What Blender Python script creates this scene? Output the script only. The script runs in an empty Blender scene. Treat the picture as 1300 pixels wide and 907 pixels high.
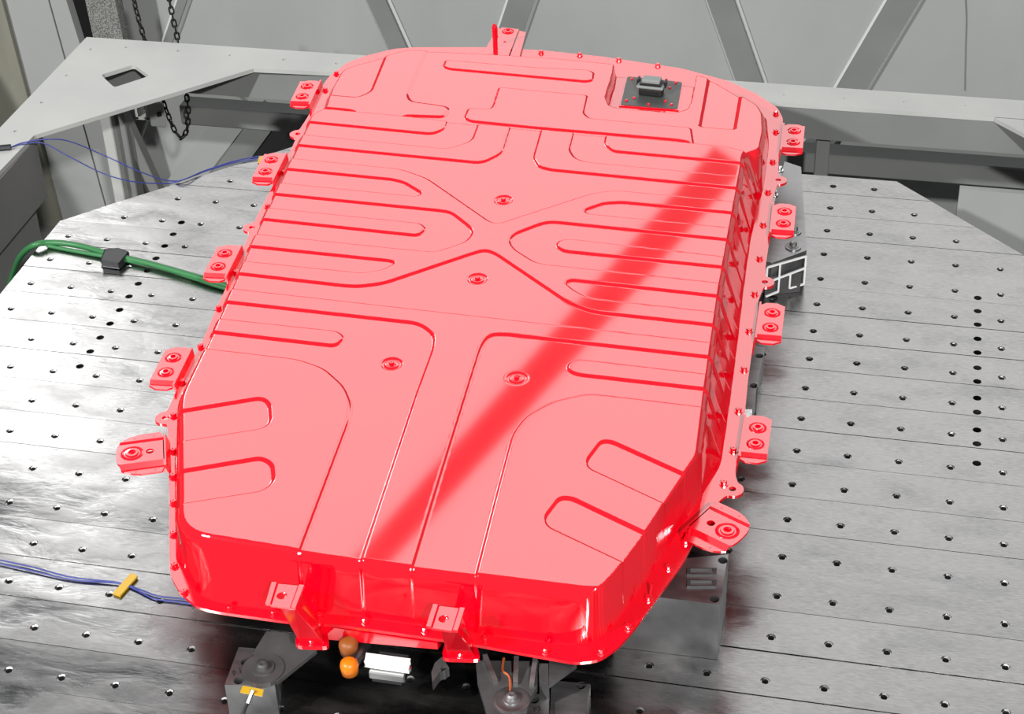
import bpy, bmesh, math, random
import numpy as np
from mathutils import Vector, Matrix
from mathutils.geometry import tessellate_polygon
random.seed(4); rng = np.random.default_rng(4)
SC = bpy.context.scene; COL = SC.collection

# ------------------------------------------------------------------ camera
F = 2255.70965
CAM = np.array([0.10007722, -3.58049435, 2.21792536])
R = np.array([[0.97691959, 0.21139959, -0.03063215], [0.09770027, -0.56973244, -0.81600221], [-0.18995466, 0.79417578, -0.57723657]])
cam = bpy.data.cameras.new('camera'); co = bpy.data.objects.new('camera', cam); COL.objects.link(co)
cam.sensor_width = 36; cam.lens = F / 1300 * 36; cam.clip_end = 60
M = Matrix.Identity(4)
for i in range(3):
    M[i][0] = R[0][i]; M[i][1] = -R[1][i]; M[i][2] = -R[2][i]; M[i][3] = CAM[i]
co.matrix_world = M
SC.camera = co
# image pixel (u, v) cast through the camera onto the level z (or the upright plane y / x) -> scene position
def P(u, v, z=0.0, y=None, x=None):
    d = R.T @ np.array([(u - 650) / F, (v - 453.5) / F, 1.0])
    t = (y - CAM[1]) / d[1] if y is not None else (x - CAM[0]) / d[0] if x is not None else (z - CAM[2]) / d[2]
    return Vector(CAM + t * d)
def PP(L, z=0.0): return [P(u, v, z).xy for u, v in L]

# ------------------------------------------------------------------ world, lamps, exposure
w = bpy.data.worlds.new('world'); SC.world = w; w.use_nodes = True
w.node_tree.nodes['Background'].inputs[0].default_value = (.86, .93, 1, 1)
w.node_tree.nodes['Background'].inputs[1].default_value = .13
def area(name, loc, target, sx, sy, watts, col=(1, 1, 1)):
    l = bpy.data.lights.new(name, 'AREA'); l.shape = 'RECTANGLE'; l.size = sx; l.size_y = sy; l.energy = watts; l.color = col
    o = bpy.data.objects.new(name, l); COL.objects.link(o); o.location = loc
    o.rotation_euler = (Vector(target) - Vector(loc)).to_track_quat('-Z', 'Y').to_euler(); return o
# assumed window behind the pit, unseen: area light added for the lid's pale reflection
area('assumed_window_light', (-1.75, 7.4, 7.15), (-1.75, -1.0, 7.15), 10.5, 8.5, 10.5 * 8.5 * 3.1416 * 1.6, (1, .985, .985))
area('assumed_hall_lamp', (-5.55, 5.4, 4.75), (-1.5, -.6, 0), .9, 1.9, 48, (1, 1, 1))  # assumed lamp, unseen, added for the bright patches on the table's left
area('fill_lamp_camera_side', (2.5, -7.5, 5.5), (-.6, -.8, .2), .28, .28, 820)  # two added fill lamps behind the camera, for the walls and front faces
area('fill_lamp_camera_side', (-5.0, -6.0, 5.5), (-.6, -.8, .2), .28, .28, 820)
SC.view_settings.view_transform = 'Standard'; SC.view_settings.look = 'None'
SC.view_settings.exposure = 0.0; SC.view_settings.gamma = 1

# ------------------------------------------------------------------ materials
def newmat(name, col, rough=.5, metal=0.0, ior=1.5, spec=.5):
    m = bpy.data.materials.new(name); m.use_nodes = True
    b = m.node_tree.nodes['Principled BSDF']
    b.inputs['Base Color'].default_value = (*col, 1); b.inputs['Roughness'].default_value = rough
    b.inputs['Metallic'].default_value = metal; b.inputs['IOR'].default_value = ior; b.inputs['Specular IOR Level'].default_value = spec
    return m
def noisy(m, c0, c1, scale=8, stretch=(1, 1, 1), rough=None, bump=0, detail=6, lo=.3, hi=.7, dist=.0, bdist=.002):
    nt = m.node_tree; b = nt.nodes['Principled BSDF']; L = nt.links.new
    tc = nt.nodes.new('ShaderNodeTexCoord'); mp = nt.nodes.new('ShaderNodeMapping'); mp.inputs['Scale'].default_value = stretch
    n = nt.nodes.new('ShaderNodeTexNoise'); n.inputs['Scale'].default_value = scale; n.inputs['Detail'].default_value = detail
    n.inputs['Distortion'].default_value = dist
    L(tc.outputs['Object'], mp.inputs[0]); L(mp.outputs[0], n.inputs['Vector'])
    r = nt.nodes.new('ShaderNodeValToRGB'); r.color_ramp.elements[0].position = lo; r.color_ramp.elements[1].position = hi
    r.color_ramp.elements[0].color = (*c0, 1); r.color_ramp.elements[1].color = (*c1, 1)
    L(n.outputs['Fac'], r.inputs[0]); L(r.outputs[0], b.inputs['Base Color'])
    if rough:
        mr = nt.nodes.new('ShaderNodeMapRange'); mr.inputs[1].default_value = .3; mr.inputs[2].default_value = .7
        mr.inputs[3].default_value = rough[0]; mr.inputs[4].default_value = rough[1]; L(n.outputs['Fac'], mr.inputs[0]); L(mr.outputs[0], b.inputs['Roughness'])
    if bump:
        bp = nt.nodes.new('ShaderNodeBump'); bp.inputs['Strength'].default_value = bump; bp.inputs['Distance'].default_value = bdist
        L(n.outputs['Fac'], bp.inputs['Height']); L(bp.outputs[0], b.inputs['Normal'])
    return m
RED = newmat('red_gloss_paint', (.80, .0, .010), .05, 0, 2.4)
RED2 = newmat('red_gloss_bracket_paint', (.82, .0, .012), .12, 0, 2.4)
def alu_mat():
    m = newmat('milled_aluminium', (.4, .4, .4), .3, 1.0)
    nt = m.node_tree; b = nt.nodes['Principled BSDF']; L = nt.links.new
    tc = nt.nodes.new('ShaderNodeTexCoord')
    def noise(scale, stretch, detail=5, dist=0):
        mp = nt.nodes.new('ShaderNodeMapping'); mp.inputs['Scale'].default_value = stretch
        n = nt.nodes.new('ShaderNodeTexNoise'); n.inputs['Scale'].default_value = scale; n.inputs['Detail'].default_value = detail
        n.inputs['Distortion'].default_value = dist
        L(tc.outputs['Object'], mp.inputs[0]); L(mp.outputs[0], n.inputs['Vector']); return n
    a = noise(7, (1, 2.2, 1), 8, .4); f = noise(60, (1, 6, 1), 4); g = noise(2.2, (1, 1, 1), 3)
    mx = nt.nodes.new('ShaderNodeMix'); mx.data_type = 'FLOAT'; mx.inputs[0].default_value = .35
    L(a.outputs['Fac'], mx.inputs[2]); L(f.outputs['Fac'], mx.inputs[3])
    r = nt.nodes.new('ShaderNodeValToRGB'); r.color_ramp.elements[0].position = .33; r.color_ramp.elements[1].position = .66
    r.color_ramp.elements[0].color = (.20, .202, .20, 1); r.color_ramp.elements[1].color = (.40, .394, .387, 1)
    L(mx.outputs[0], r.inputs[0]); L(r.outputs[0], b.inputs['Base Color'])
    mr = nt.nodes.new('ShaderNodeMapRange'); mr.inputs[1].default_value = .35; mr.inputs[2].default_value = .65
    mr.inputs[3].default_value = .19; mr.inputs[4].default_value = .35; L(a.outputs['Fac'], mr.inputs[0]); L(mr.outputs[0], b.inputs['Roughness'])
    ad = nt.nodes.new('ShaderNodeMath'); ad.operation = 'MULTIPLY_ADD'; ad.inputs[1].default_value = 6.0
    L(g.outputs['Fac'], ad.inputs[0]); L(a.outputs['Fac'], ad.inputs[2])
    bp = nt.nodes.new('ShaderNodeBump'); bp.inputs['Strength'].default_value = .42; bp.inputs['Distance'].default_value = .0035
    L(ad.outputs[0], bp.inputs['Height']); L(bp.outputs[0], b.inputs['Normal'])
    return m
ALU = alu_mat()
ALU2 = noisy(newmat('fixture_aluminium', (.4, .4, .4), .35, .9), (.26, .26, .26), (.4, .4, .4), 14, (1, 3, 1), (.3, .45), .2)
CAST = noisy(newmat('cast_aluminium', (.3, .29, .29), .5, .5), (.075, .072, .072), (.13, .125, .125), 20)
STEEL = newmat('bright_steel', (.62, .62, .62), .22, 1)
INS = newmat('steel_insert', (.5, .5, .5), .3, 1)
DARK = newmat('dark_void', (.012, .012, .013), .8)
WHITE = noisy(newmat('grey_white_frame_paint', (.5, .5, .48), .5), (.385, .39, .37), (.46, .46, .435), 5, rough=(.4, .6))
WALL = noisy(newmat('pale_grey_wall_panel', (.4, .4, .38), .5), (.285, .292, .28), (.335, .34, .328), 2.5, (1, 1, .5), rough=(.45, .6))
BRACE = noisy(newmat('brace_grey_paint', (.25, .25, .25), .5), (.165, .17, .162), (.2, .205, .195), 4)
SEAL = newmat('pale_edge_sealant', (.5, .51, .5), .6)
WALLD = noisy(newmat('dark_grey_wall_panel', (.2, .2, .2), .55), (.13, .135, .125), (.19, .19, .18), 3)
OLIVE = noisy(newmat('weathered_panel', (.25, .25, .2), .6), (.13, .13, .10), (.24, .235, .19), 5, (1, 1, .2))
SPECK = noisy(newmat('speckled_insulation', (.2, .2, .18), .9), (.07, .07, .065), (.26, .26, .24), 260, lo=.42, hi=.58)
FLOORM = noisy(newmat('pit_floor', (.2, .2, .2), .6), (.14, .14, .135), (.22, .22, .21), 3)
TRAY = newmat('dark_tray', (.03, .03, .03), .45, .3)
CHAIN = newmat('blackened_steel_chain', (.035, .035, .035), .4, .7)
BLUE = newmat('blue_wire', (.03, .04, .22), .4)
GREEN = newmat('green_cable', (.03, .16, .05), .45)
BLACK = newmat('black_plastic', (.012, .012, .012), .4)
TAPE = newmat('black_tape', (.02, .02, .022), .45)
YEL = newmat('amber_tape', (.55, .33, .02), .3)
GPLATE = newmat('dark_grey_gasket_plate', (.06, .065, .06), .35)
GCAP = newmat('grey_connector_cap', (.22, .25, .24), .45)
ORANGE = newmat('orange_plastic', (.7, .17, .0), .4); ORANGED = newmat('shaded_orange_plastic', (.25, .07, .01), .5)  # second orange is darkened to paint in the shade under the flange
WPL = newmat('white_plastic_and_reflection', (.85, .85, .83), .4)
INK = newmat('black_marker_ink', (.02, .02, .02), .6)
HOLE = newmat('hole_shadow', (.01, .008, .008), .9)

# ------------------------------------------------------------------ mesh helpers
def link(name, me, m, parent=None, loc=None):
    o = bpy.data.objects.new(name, me); COL.objects.link(o)
    if m and not me.materials: me.materials.append(m)
    if parent: o.parent = parent
    if loc is not None: o.location = loc
    return o
def fin(bm, name, m, parent=None, smooth=False):
    bmesh.ops.recalc_face_normals(bm, faces=bm.faces[:])
    me = bpy.data.meshes.new(name); bm.to_mesh(me); bm.free()
    if smooth: me.polygons.foreach_set('use_smooth', [True] * len(me.polygons))
    return link(name, me, m, parent)
def thing(name, label, cat, loc=(0, 0, 0), group=None):
    o = bpy.data.objects.new(name, None); COL.objects.link(o); o.location = loc; o.empty_display_size = .1
    return tag(o, label, cat, group)
def tag(o, label, cat, group=None):
    o['label'] = label; o['category'] = cat
    if group: o['group'] = group
    return o
def struct(o): o['kind'] = 'structure'; return o
def shift(root):  # parts are built in place, the Empty stands at the base: keep world positions
    inv = Matrix.Translation(root.location).inverted()
    for c in root.children: c.matrix_parent_inverse = inv
def box(bm, c, s, rz=0, mat=None):
    r = bmesh.ops.create_cube(bm, size=1)['verts']
    T = Matrix.Translation(c) @ Matrix.Rotation(rz, 4, 'Z') @ Matrix.Diagonal((*s, 1))
    bmesh.ops.transform(bm, matrix=T, verts=r); return r
def prism(bm, pts, z0, z1, holes=(), bottom=True):
    """level plate with holes; pts and holes are lists of (x, y)"""
    loops = [list(pts)] + [list(h) for h in holes]
    flat = [Vector((p[0], p[1], 0)) for l in loops for p in l]
    tris = tessellate_polygon([[Vector((p[0], p[1], 0)) for p in l] for l in loops])
    vt = [bm.verts.new((p.x, p.y, z1)) for p in flat]; vb = [bm.verts.new((p.x, p.y, z0)) for p in flat]
    for t in tris:
        try:
            bm.faces.new([vt[i] for i in t])
            if bottom: bm.faces.new([vb[i] for i in reversed(t)])
        except ValueError: pass
    k = 0
    for l in loops:
        n = len(l)
        for i in range(n):
            a, b = k + i, k + (i + 1) % n
            try: bm.faces.new((vt[a], vt[b], vb[b], vb[a]))
            except ValueError: pass
        k += n
    return vt + vb
def circ(c, r, n=16, ph=0): return [(c[0] + r * math.cos(ph + 2 * math.pi * i / n), c[1] + r * math.sin(ph + 2 * math.pi * i / n)) for i in range(n)]
def rnd(pts, rs, n=5):
    """round every corner of a closed outline"""
    out = []; N = len(pts); pts = [Vector((p[0], p[1])) for p in pts]
    for i in range(N):
        a, b, c = pts[i - 1], pts[i], pts[(i + 1) % N]
        r = rs[i] if isinstance(rs, list) else rs
        la, lc = (a - b).length, (c - b).length
        if la < 1e-6 or lc < 1e-6: continue
        p = b + (a - b) / la * min(r, la * .49); q = b + (c - b) / lc * min(r, lc * .49)
        for k in range(n + 1):
            t = k / n; out.append((1 - t) ** 2 * p + 2 * t * (1 - t) * b + t * t * q)
    return out
def tube(bm, pts, r, n=8, closed=False, cap=True):
    pts = [Vector(p) for p in pts]; N = len(pts); rings = []; up = None
    for i, p in enumerate(pts):
        t = (pts[(i + 1) % N] - pts[i - 1]) if closed else (pts[min(i + 1, N - 1)] - pts[max(i - 1, 0)])
        t.normalize()
        if up is None: up = t.orthogonal().normalized()
        up = (up - t * up.dot(t)).normalized(); s = t.cross(up)
        rings.append([bm.verts.new(p + r * (math.cos(2 * math.pi * k / n) * up + math.sin(2 * math.pi * k / n) * s)) for k in range(n)])
    for i in range(N if closed else N - 1):
        A, B = rings[i], rings[(i + 1) % N]
        for k in range(n): bm.faces.new((A[k], A[(k + 1) % n], B[(k + 1) % n], B[k]))
    if cap and not closed: bm.faces.new(rings[0][::-1]); bm.faces.new(rings[-1])
def smooth_path(pts, n=8):
    pts = [Vector(p) for p in pts]; out = []
    for i in range(len(pts) - 1):
        p0, p1, p2, p3 = pts[max(i - 1, 0)], pts[i], pts[i + 1], pts[min(i + 2, len(pts) - 1)]
        for k in range(n):
            t = k / n; out.append(.5 * ((2 * p1) + (-p0 + p2) * t + (2 * p0 - 5 * p1 + 4 * p2 - p3) * t * t + (-p0 + 3 * p1 - 3 * p2 + p3) * t ** 3))
    return out + [pts[-1]]
def lathe(bm, c, prof, n=24, mat=None):
    """prof: list of (r, z); around the upright axis through c"""
    rings = []
    for r, z in prof:
        if r < 1e-6: rings.append([bm.verts.new((c[0], c[1], c[2] + z))])
        else: rings.append([bm.verts.new((c[0] + r * math.cos(2 * math.pi * k / n), c[1] + r * math.sin(2 * math.pi * k / n), c[2] + z)) for k in range(n)])
    for A, B in zip(rings, rings[1:]):
        for k in range(n):
            l = [A[k % len(A)], A[(k + 1) % len(A)], B[(k + 1) % len(B)], B[k % len(B)]]
            l = list(dict.fromkeys(l))
            if len(l) > 2: bm.faces.new(l)
def bevel(bm, w, seg=1, ang=40):
    bmesh.ops.remove_doubles(bm, verts=bm.verts[:], dist=1e-5)
    e = [e for e in bm.edges if len(e.link_faces) == 2 and e.calc_face_angle(0) > math.radians(ang)]
    if e: bmesh.ops.bevel(bm, geom=e, offset=w, segments=seg, affect='EDGES', profile=.6, clamp_overlap=True)

# ------------------------------------------------------------------ the setting: pit walls, floor, assumed roof truss
# floor of the pit
bm = bmesh.new(); box(bm, (-.8, -.6, -1.05), (7, 6.6, .1)); struct(fin(bm, 'floor', FLOORM))
# back wall of flat panels with diagonal braces
YB = 1.6
bm = bmesh.new(); box(bm, (-.35, YB + .05, -.35), (4.3, .1, 1.3)); wb = struct(fin(bm, 'wall_back', WALL))
def brace(px0, px1, wd, parent, y=YB):
    a, b = P(*px0, y=y), P(*px1, y=y); d = (b - a).normalized(); a = a - d * .45; b = b + d * .5; n = Vector((-d.z, 0, d.x))
    bm = bmesh.new()
    for off, th, w_ in ((0, .022, wd),):
        q = [a + n * w_ / 2, b + n * w_ / 2, b - n * w_ / 2, a - n * w_ / 2]
        f = [bm.verts.new(p + Vector((0, -th, 0))) for p in q]; g = [bm.verts.new(p) for p in q]
        bm.faces.new(f); bm.faces.new(g[::-1])
        for i in range(4): bm.faces.new((f[i], f[(i + 1) % 4], g[(i + 1) % 4], g[i]))
    o = fin(bm, 'brace', BRACE, parent)
    for s in (-1, 1):
        bm = bmesh.new(); tube(bm, [a + n * s * (wd / 2 + .003) - Vector((0, .004, 0)), b + n * s * (wd / 2 + .003) - Vector((0, .004, 0))], .0075, 6)
        fin(bm, 'sealant_bead', SEAL, o)
brace((481, 0), (508, 60), .062, wb); brace((676, -40), (632, 90), .078, wb)
brace((917, 0), (954, 105), .08, wb); brace((1146, 0), (1080, 112), .085, wb)
brace((233, 0), (215, 52), .03, wb)
# V braces low on the left part of the back wall
for px0, px1, wd, mt in (((295, 150), (238, 225), .10, SEAL), ((330, 160), (285, 222), .08, BRACE)):
    a, b = P(*px0, y=YB), P(*px1, y=YB); d = (b - a).normalized(); a -= d * .1; b += d * .4; n = Vector((-d.z, 0, d.x)) * wd / 2
    bm = bmesh.new(); q = [a + n, b + n, b - n, a - n]
    f = [bm.verts.new(p + Vector((0, -.02, 0))) for p in q]; g = [bm.verts.new(p) for p in q]; bm.faces.new(f); bm.faces.new(g[::-1])
    for i in range(4): bm.faces.new((f[i], f[(i + 1) % 4], g[(i + 1) % 4], g[i]))
    fin(bm, 'brace', WALL if mt is SEAL else BRACE, wb)
# dark opening low in the back wall
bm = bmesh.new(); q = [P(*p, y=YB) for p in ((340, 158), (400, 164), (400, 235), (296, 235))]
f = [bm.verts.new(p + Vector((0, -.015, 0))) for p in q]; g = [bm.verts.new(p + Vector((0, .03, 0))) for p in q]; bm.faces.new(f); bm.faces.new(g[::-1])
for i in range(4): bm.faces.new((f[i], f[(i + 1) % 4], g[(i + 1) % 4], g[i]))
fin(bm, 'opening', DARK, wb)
# weld seam running down the right panel
bm = bmesh.new(); tube(bm, smooth_path([P(1224, -30, y=YB - .002), P(1227, 20, y=YB - .002), P(1226, 60, y=YB - .002), P(1225, 115, y=YB - .002)]), .0022, 5); fin(bm, 'seam', BRACE, wb)
# left wall: upright panels, a gap, an insulated panel
def upright(pxa, pxb, pxc, pxd, y, th, mt, name, parent=None, zb=-1.0, ztop=.25):
    """pxa..pxb top corners seen at the image top, pxc..pxd lower corners, all on plane y"""
    A, B, C_, D = P(*pxa, y=y), P(*pxb, y=y), P(*pxc, y=y), P(*pxd, y=y)
    def at(p, q, z): t = (z - p.z) / (q.z - p.z); return p + (q - p) * t
    q = [at(A, C_, ztop), at(B, D, ztop), at(B, D, zb), at(A, C_, zb)]
    bm = bmesh.new(); f = [bm.verts.new(p) for p in q]; g = [bm.verts.new(p + Vector((0, th, 0))) for p in q]
    bm.faces.new(f); bm.faces.new(g[::-1])
    for i in range(4): bm.faces.new((f[i], f[(i + 1) % 4], g[(i + 1) % 4], g[i]))
    return fin(bm, name, mt, parent)
bm = bmesh.new(); box(bm, (-3.1, -.9, -.4), (.1, 6, 1.2)); wl = struct(fin(bm, 'wall_left', WALLD))
upright((-120, 0), (2, 0), (-80, 120), (34, 120), 1.36, .03, OLIVE, 'panel', wl)
upright((2, 0), (61, 0), (34, 120), (82, 76), 1.38, .03, WALL, 'panel', wl)
upright((63, 0), (84, 0), (84, 76), (101, 55), 1.36, .04, WALL, 'panel', wl)
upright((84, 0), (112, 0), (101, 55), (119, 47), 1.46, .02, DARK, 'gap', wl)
upright((108, 0), (146, 0), (118, 47), (156, 48), 1.42, .05, SPECK, 'insulation_panel', wl, zb=-.3)
# assumed overhead truss bar, unseen, in front of the added window light (its reflection crosses the lid)
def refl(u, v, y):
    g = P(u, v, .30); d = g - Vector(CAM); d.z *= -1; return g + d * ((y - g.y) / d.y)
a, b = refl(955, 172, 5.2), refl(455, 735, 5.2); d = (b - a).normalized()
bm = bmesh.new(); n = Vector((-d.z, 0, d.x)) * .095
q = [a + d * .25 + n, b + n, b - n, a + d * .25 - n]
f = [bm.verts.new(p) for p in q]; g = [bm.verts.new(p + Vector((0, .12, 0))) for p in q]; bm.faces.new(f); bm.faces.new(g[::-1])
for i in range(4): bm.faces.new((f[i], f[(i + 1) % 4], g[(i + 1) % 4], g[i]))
struct(fin(bm, 'assumed_truss_1', WALLD))

# ------------------------------------------------------------------ steel surround frame
fr = thing('steel_frame', 'pale grey painted steel surround frame with corner gussets around the silver table', 'frame', (-2.15, .8, -1.0))
yb0, yb1 = .75, .86
xc, xr = P(110, 47).x, 1.35
gus_out = [P(110, 47).xy, Vector((-1.3, yb1 + .002)), Vector((-1.3, yb0)), P(322, 87).xy, P(43, 172).xy, P(0, 217).xy, Vector((-2.115, -1.9)), Vector((-2.235, -1.9)), P(0, 162).xy]
hole = rnd(PP([(128, 95), (170, 82), (189.5, 96.5), (145, 111)]), .012, 3)
small = [circ(P(u, v).xy, .0045, 8) for u, v in [(116, 62.5), (161, 60), (227, 64.5), (85.5, 95.5), (53.5, 130), (20, 166.5), (293, 70), (361, 75.5), (428, 80.5)] if P(u, v).x < -1.32]
small = [circ((sum(p[0] for p in c) / 8, sum(p[1] for p in c) / 8), .0062, 8) for c in small]
lin = bmesh.new()
for c in small: prism(lin, c, -.016, -.0122)
fin(lin, 'hole_bottoms', HOLE, fr)['kind'] = 'stuff'
bm = bmesh.new(); prism(bm, gus_out, -.012, 0, [hole] + small); fin(bm, 'corner_gusset', WHITE, fr)
# back beam top with bolt holes and front face
bh = [circ(P(u, v).xy, .0045, 8) for u, v in [(361, 75.5), (428, 80.5), (996, 120.5), (1072, 125), (1148, 129), (1226, 134)]]
bh += [circ((x, .82), .0045, 8) for x in (-1.05, -.85, -.65, -.45, .62, .8)]
bm = bmesh.new(); prism(bm, [(-1.3, yb0), (xr, yb0), (xr, yb1), (-1.3, yb1)], -.012, 0, [h for h in bh if -1.28 < h[0][0] < 1.3]); fin(bm, 'beam_top', WHITE, fr)
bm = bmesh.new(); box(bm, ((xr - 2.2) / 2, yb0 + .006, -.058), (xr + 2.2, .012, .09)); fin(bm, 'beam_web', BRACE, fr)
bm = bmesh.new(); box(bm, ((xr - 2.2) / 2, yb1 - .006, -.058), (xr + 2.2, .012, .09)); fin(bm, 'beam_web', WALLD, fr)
# right corner gusset
gr = [P(1263, 150).xy, Vector((P(1263, 150).x, yb0 + .002)), Vector((1.3, yb0 + .002)), Vector((1.35, .1)), P(1330, 185).xy]
bm = bmesh.new(); prism(bm, gr, -.012, 0); fin(bm, 'corner_gusset', WHITE, fr)
# left beam inner face
a, b = P(43, 172), Vector((-2.115, -1.9, 0))
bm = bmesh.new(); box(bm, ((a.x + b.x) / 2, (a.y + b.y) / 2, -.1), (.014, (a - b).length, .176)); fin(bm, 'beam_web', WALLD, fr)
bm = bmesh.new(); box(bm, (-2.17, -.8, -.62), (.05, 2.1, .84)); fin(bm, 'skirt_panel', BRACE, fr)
# lower rail, behind and below the beam
yr = 1.08
zr = P(1143, 203, y=yr).z; zrb = P(1143, 229, y=yr).z
bm = bmesh.new(); box(bm, (-.38, yr + .035, (zr + zrb) / 2), (3.36, .07, zr - zrb)); bevel(bm, .004); fin(bm, 'lower_rail', BRACE, fr)
bm = bmesh.new(); p = P(1219, 236, y=.60); box(bm, (p.x + .5, .61, p.z - .35), (1.0, .02, .68)); fin(bm, 'side_panel', WALL, fr)
# posts
def post(u, v, y, wx, wy, mt, z0=-1.0, z1=-.012, lean=0):
    p = P(u, v, y=y); bm = bmesh.new(); r = box(bm, (p.x, y, (z0 + z1) / 2), (wx, wy, z1 - z0))
    if lean:
        for vv in bm.verts: vv.co.x += lean * (vv.co.z - p.z)
    bevel(bm, .003); return fin(bm, 'post', mt, fr)
post(1044, 195, yb0 + .05, .038, .05, BRACE)
post(148, 205, .77, .035, .05, WHITE); post(165, 205, .80, .035, .05, BRACE)
post(183, 205, .82, .035, .04, WALLD, lean=-.28)
# small pieces of the frame behind the chain
p = P(183, 136, y=.95)
bm = bmesh.new()
for dx, dz, sx, sz in ((-.017, 0, .008, .06), (.017, 0, .008, .06), (0, .027, .042, .008), (0, -.027, .042, .008)): box(bm, (p.x + dx, .95, p.z + dz), (sx, .05, sz))
fin(bm, 'tube_end', WHITE, fr)
p = P(199, 145, y=.93); bm = bmesh.new(); box(bm, (p.x, .93, p.z), (.05, .012, .085)); bevel(bm, .004); fin(bm, 'end_plate', WALL, fr)
p = P(203, 144, y=.92); bm = bmesh.new(); lathe(bm, (p.x, .915, p.z), [(0, .006), (.008, .004), (.008, -.004), (0, -.006)], 8); fin(bm, 'bolt', CHAIN, fr)
shift(fr)

# ------------------------------------------------------------------ chain hanging behind the frame
ch = thing('hanging_chain', 'black steel link chain hanging in a loop behind the frame corner plate', 'chain', P(232, 175, y=.95))
path = smooth_path([P(u, v, y=.95) for u, v in [(166, -22), (170, 0), (176, 25), (184, 52), (195, 90), (205, 122), (213, 145), (222, 166), (231, 174.5), (237.5, 163), (239, 142), (236.5, 118), (232, 85), (226, 52), (220, 25), (215, 0), (211, -22)]], 24)
acc = [0.0]
for i in range(1, len(path)): acc.append(acc[-1] + (path[i] - path[i - 1]).length)
def atlen(s):
    i = min(max(int(np.searchsorted(acc, s)), 1), len(path) - 1); t = (s - acc[i - 1]) / max(acc[i] - acc[i - 1], 1e-9); return path[i - 1].lerp(path[i], t)
bm = bmesh.new(); lk = []
hl, hw = .0125, .0062
for k in range(16):
    t = 2 * math.pi * k / 16; c, s = math.cos(t), math.sin(t); lk.append((hw * c, 0, (hl - hw) * (1 if s > 0 else -1) + hw * s * 1.0))
tube(bm, lk, .0027, 6, closed=True)
bmesh.ops.recalc_face_normals(bm, faces=bm.faces[:]); lme = bpy.data.meshes.new('chain_link'); bm.to_mesh(lme); bm.free(); lme.materials.append(CHAIN)
pitch = .0205; nl = int(acc[-1] / pitch)
for i in range(nl):
    p = atlen((i + .5) * pitch); q = atlen((i + .6) * pitch); d = (q - p).normalized()
    o = link('chain_link', lme, None, ch)
    xa = Vector((0, 1, 0)).cross(d).normalized(); ya = d.cross(xa)
    if i % 2: xa, ya = ya, -xa
    mm = Matrix((( xa.x, ya.x, d.x), (xa.y, ya.y, d.y), (xa.z, ya.z, d.z))).to_4x4() @ Matrix.Rotation(.5 + random.uniform(-.2, .2), 4, 'Z'); mm.translation = p - ch.location
    o.matrix_local = mm

# ------------------------------------------------------------------ the aluminium table
tb = thing('vibration_table', 'silver octagonal aluminium table top of milled planks with rows of threaded holes', 'table', (-.59, -.9, -1.0))
x0, x1, y0, y1, ck = -1.852, .672, -2.16, .372, .52
def clip_plank(a, b):
    """part of the octagon between y = a and y = b"""
    def xr_(y):
        d = max(0, y - (y1 - ck)) + max(0, (y0 + ck) - y); return x0 + d, x1 - d
    ys = sorted({a, b} | {y for y in (y1 - ck, y0 + ck) if a + .001 < y < b - .001})
    return [(xr_(y)[1], y) for y in ys] + [(xr_(y)[0], y) for y in reversed(ys)]
HP = .10710; HOFF = 0.0
seams = [y1] + [HP * (k - .34) for k in range(3, -20, -1) if y0 + .02 < HP * (k - .34) < y1 - .02] + [y0]
big = [(.35, -HP * (1.19 + .51 * k)) for k in range(12)] + [(-1.55, -HP * (1.0 + .522 * k)) for k in range(12)]
bigpts = []
for bx, by in big:
    s = min(seams, key=lambda t: abs(t - by))
    if abs(s - by) < .013: by = s + (.0135 if by > s else -.0135)
    bigpts.append((bx, by))
ins = bmesh.new()
for a, b in zip(seams[1:], seams[:-1]):
    g = .0006; poly = clip_plank(a + g, b - g); holes = []
    def ok(x, y, m=.02):
        d = max(0, y - (y1 - ck)) + max(0, (y0 + ck) - y); return a + .0105 < y < b - .0105 and x0 + d + m < x < x1 - d - m
    for k in range(-19, 8):
        for r_ in range(-22, 5):
            x, y = k * .1, r_ * HP
            if ok(x, y):
                holes.append(circ((x, y), .0084, 10)); lathe(ins, (x, y, 0), [(.0083, -.003), (.0062, -.003), (.0062, -.02)], 10)
    for x, y in bigpts:
        if ok(x, y): holes.append(circ((x, y), .0088, 12))
    bm = bmesh.new(); prism(bm, poly, -.03, 0, holes)
    mid = (a + b) / 2; tilt = random.uniform(-.02, .02)
    for v in bm.verts: v.co.z += (v.co.y - mid) * tilt - .0003
    # eased long edges of every plank
    o = fin(bm, 'plank', ALU, tb)
o = fin(ins, 'threaded_inserts', INS, tb); o['kind'] = 'stuff'
bm = bmesh.new()
def octo(s): return [(x0 + ck + s, y0 + s), (x1 - ck - s, y0 + s), (x1 - s, y0 + ck + s), (x1 - s, y1 - ck - s), (x1 - ck - s, y1 - s), (x0 + ck + s, y1 - s), (x0 + s, y1 - ck - s), (x0 + s, y0 + ck + s)]
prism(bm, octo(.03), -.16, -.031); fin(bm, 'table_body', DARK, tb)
bm = bmesh.new(); prism(bm, octo(.4), -1.0, -.16); fin(bm, 'pedestal', WALLD, tb)
shift(tb)

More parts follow.
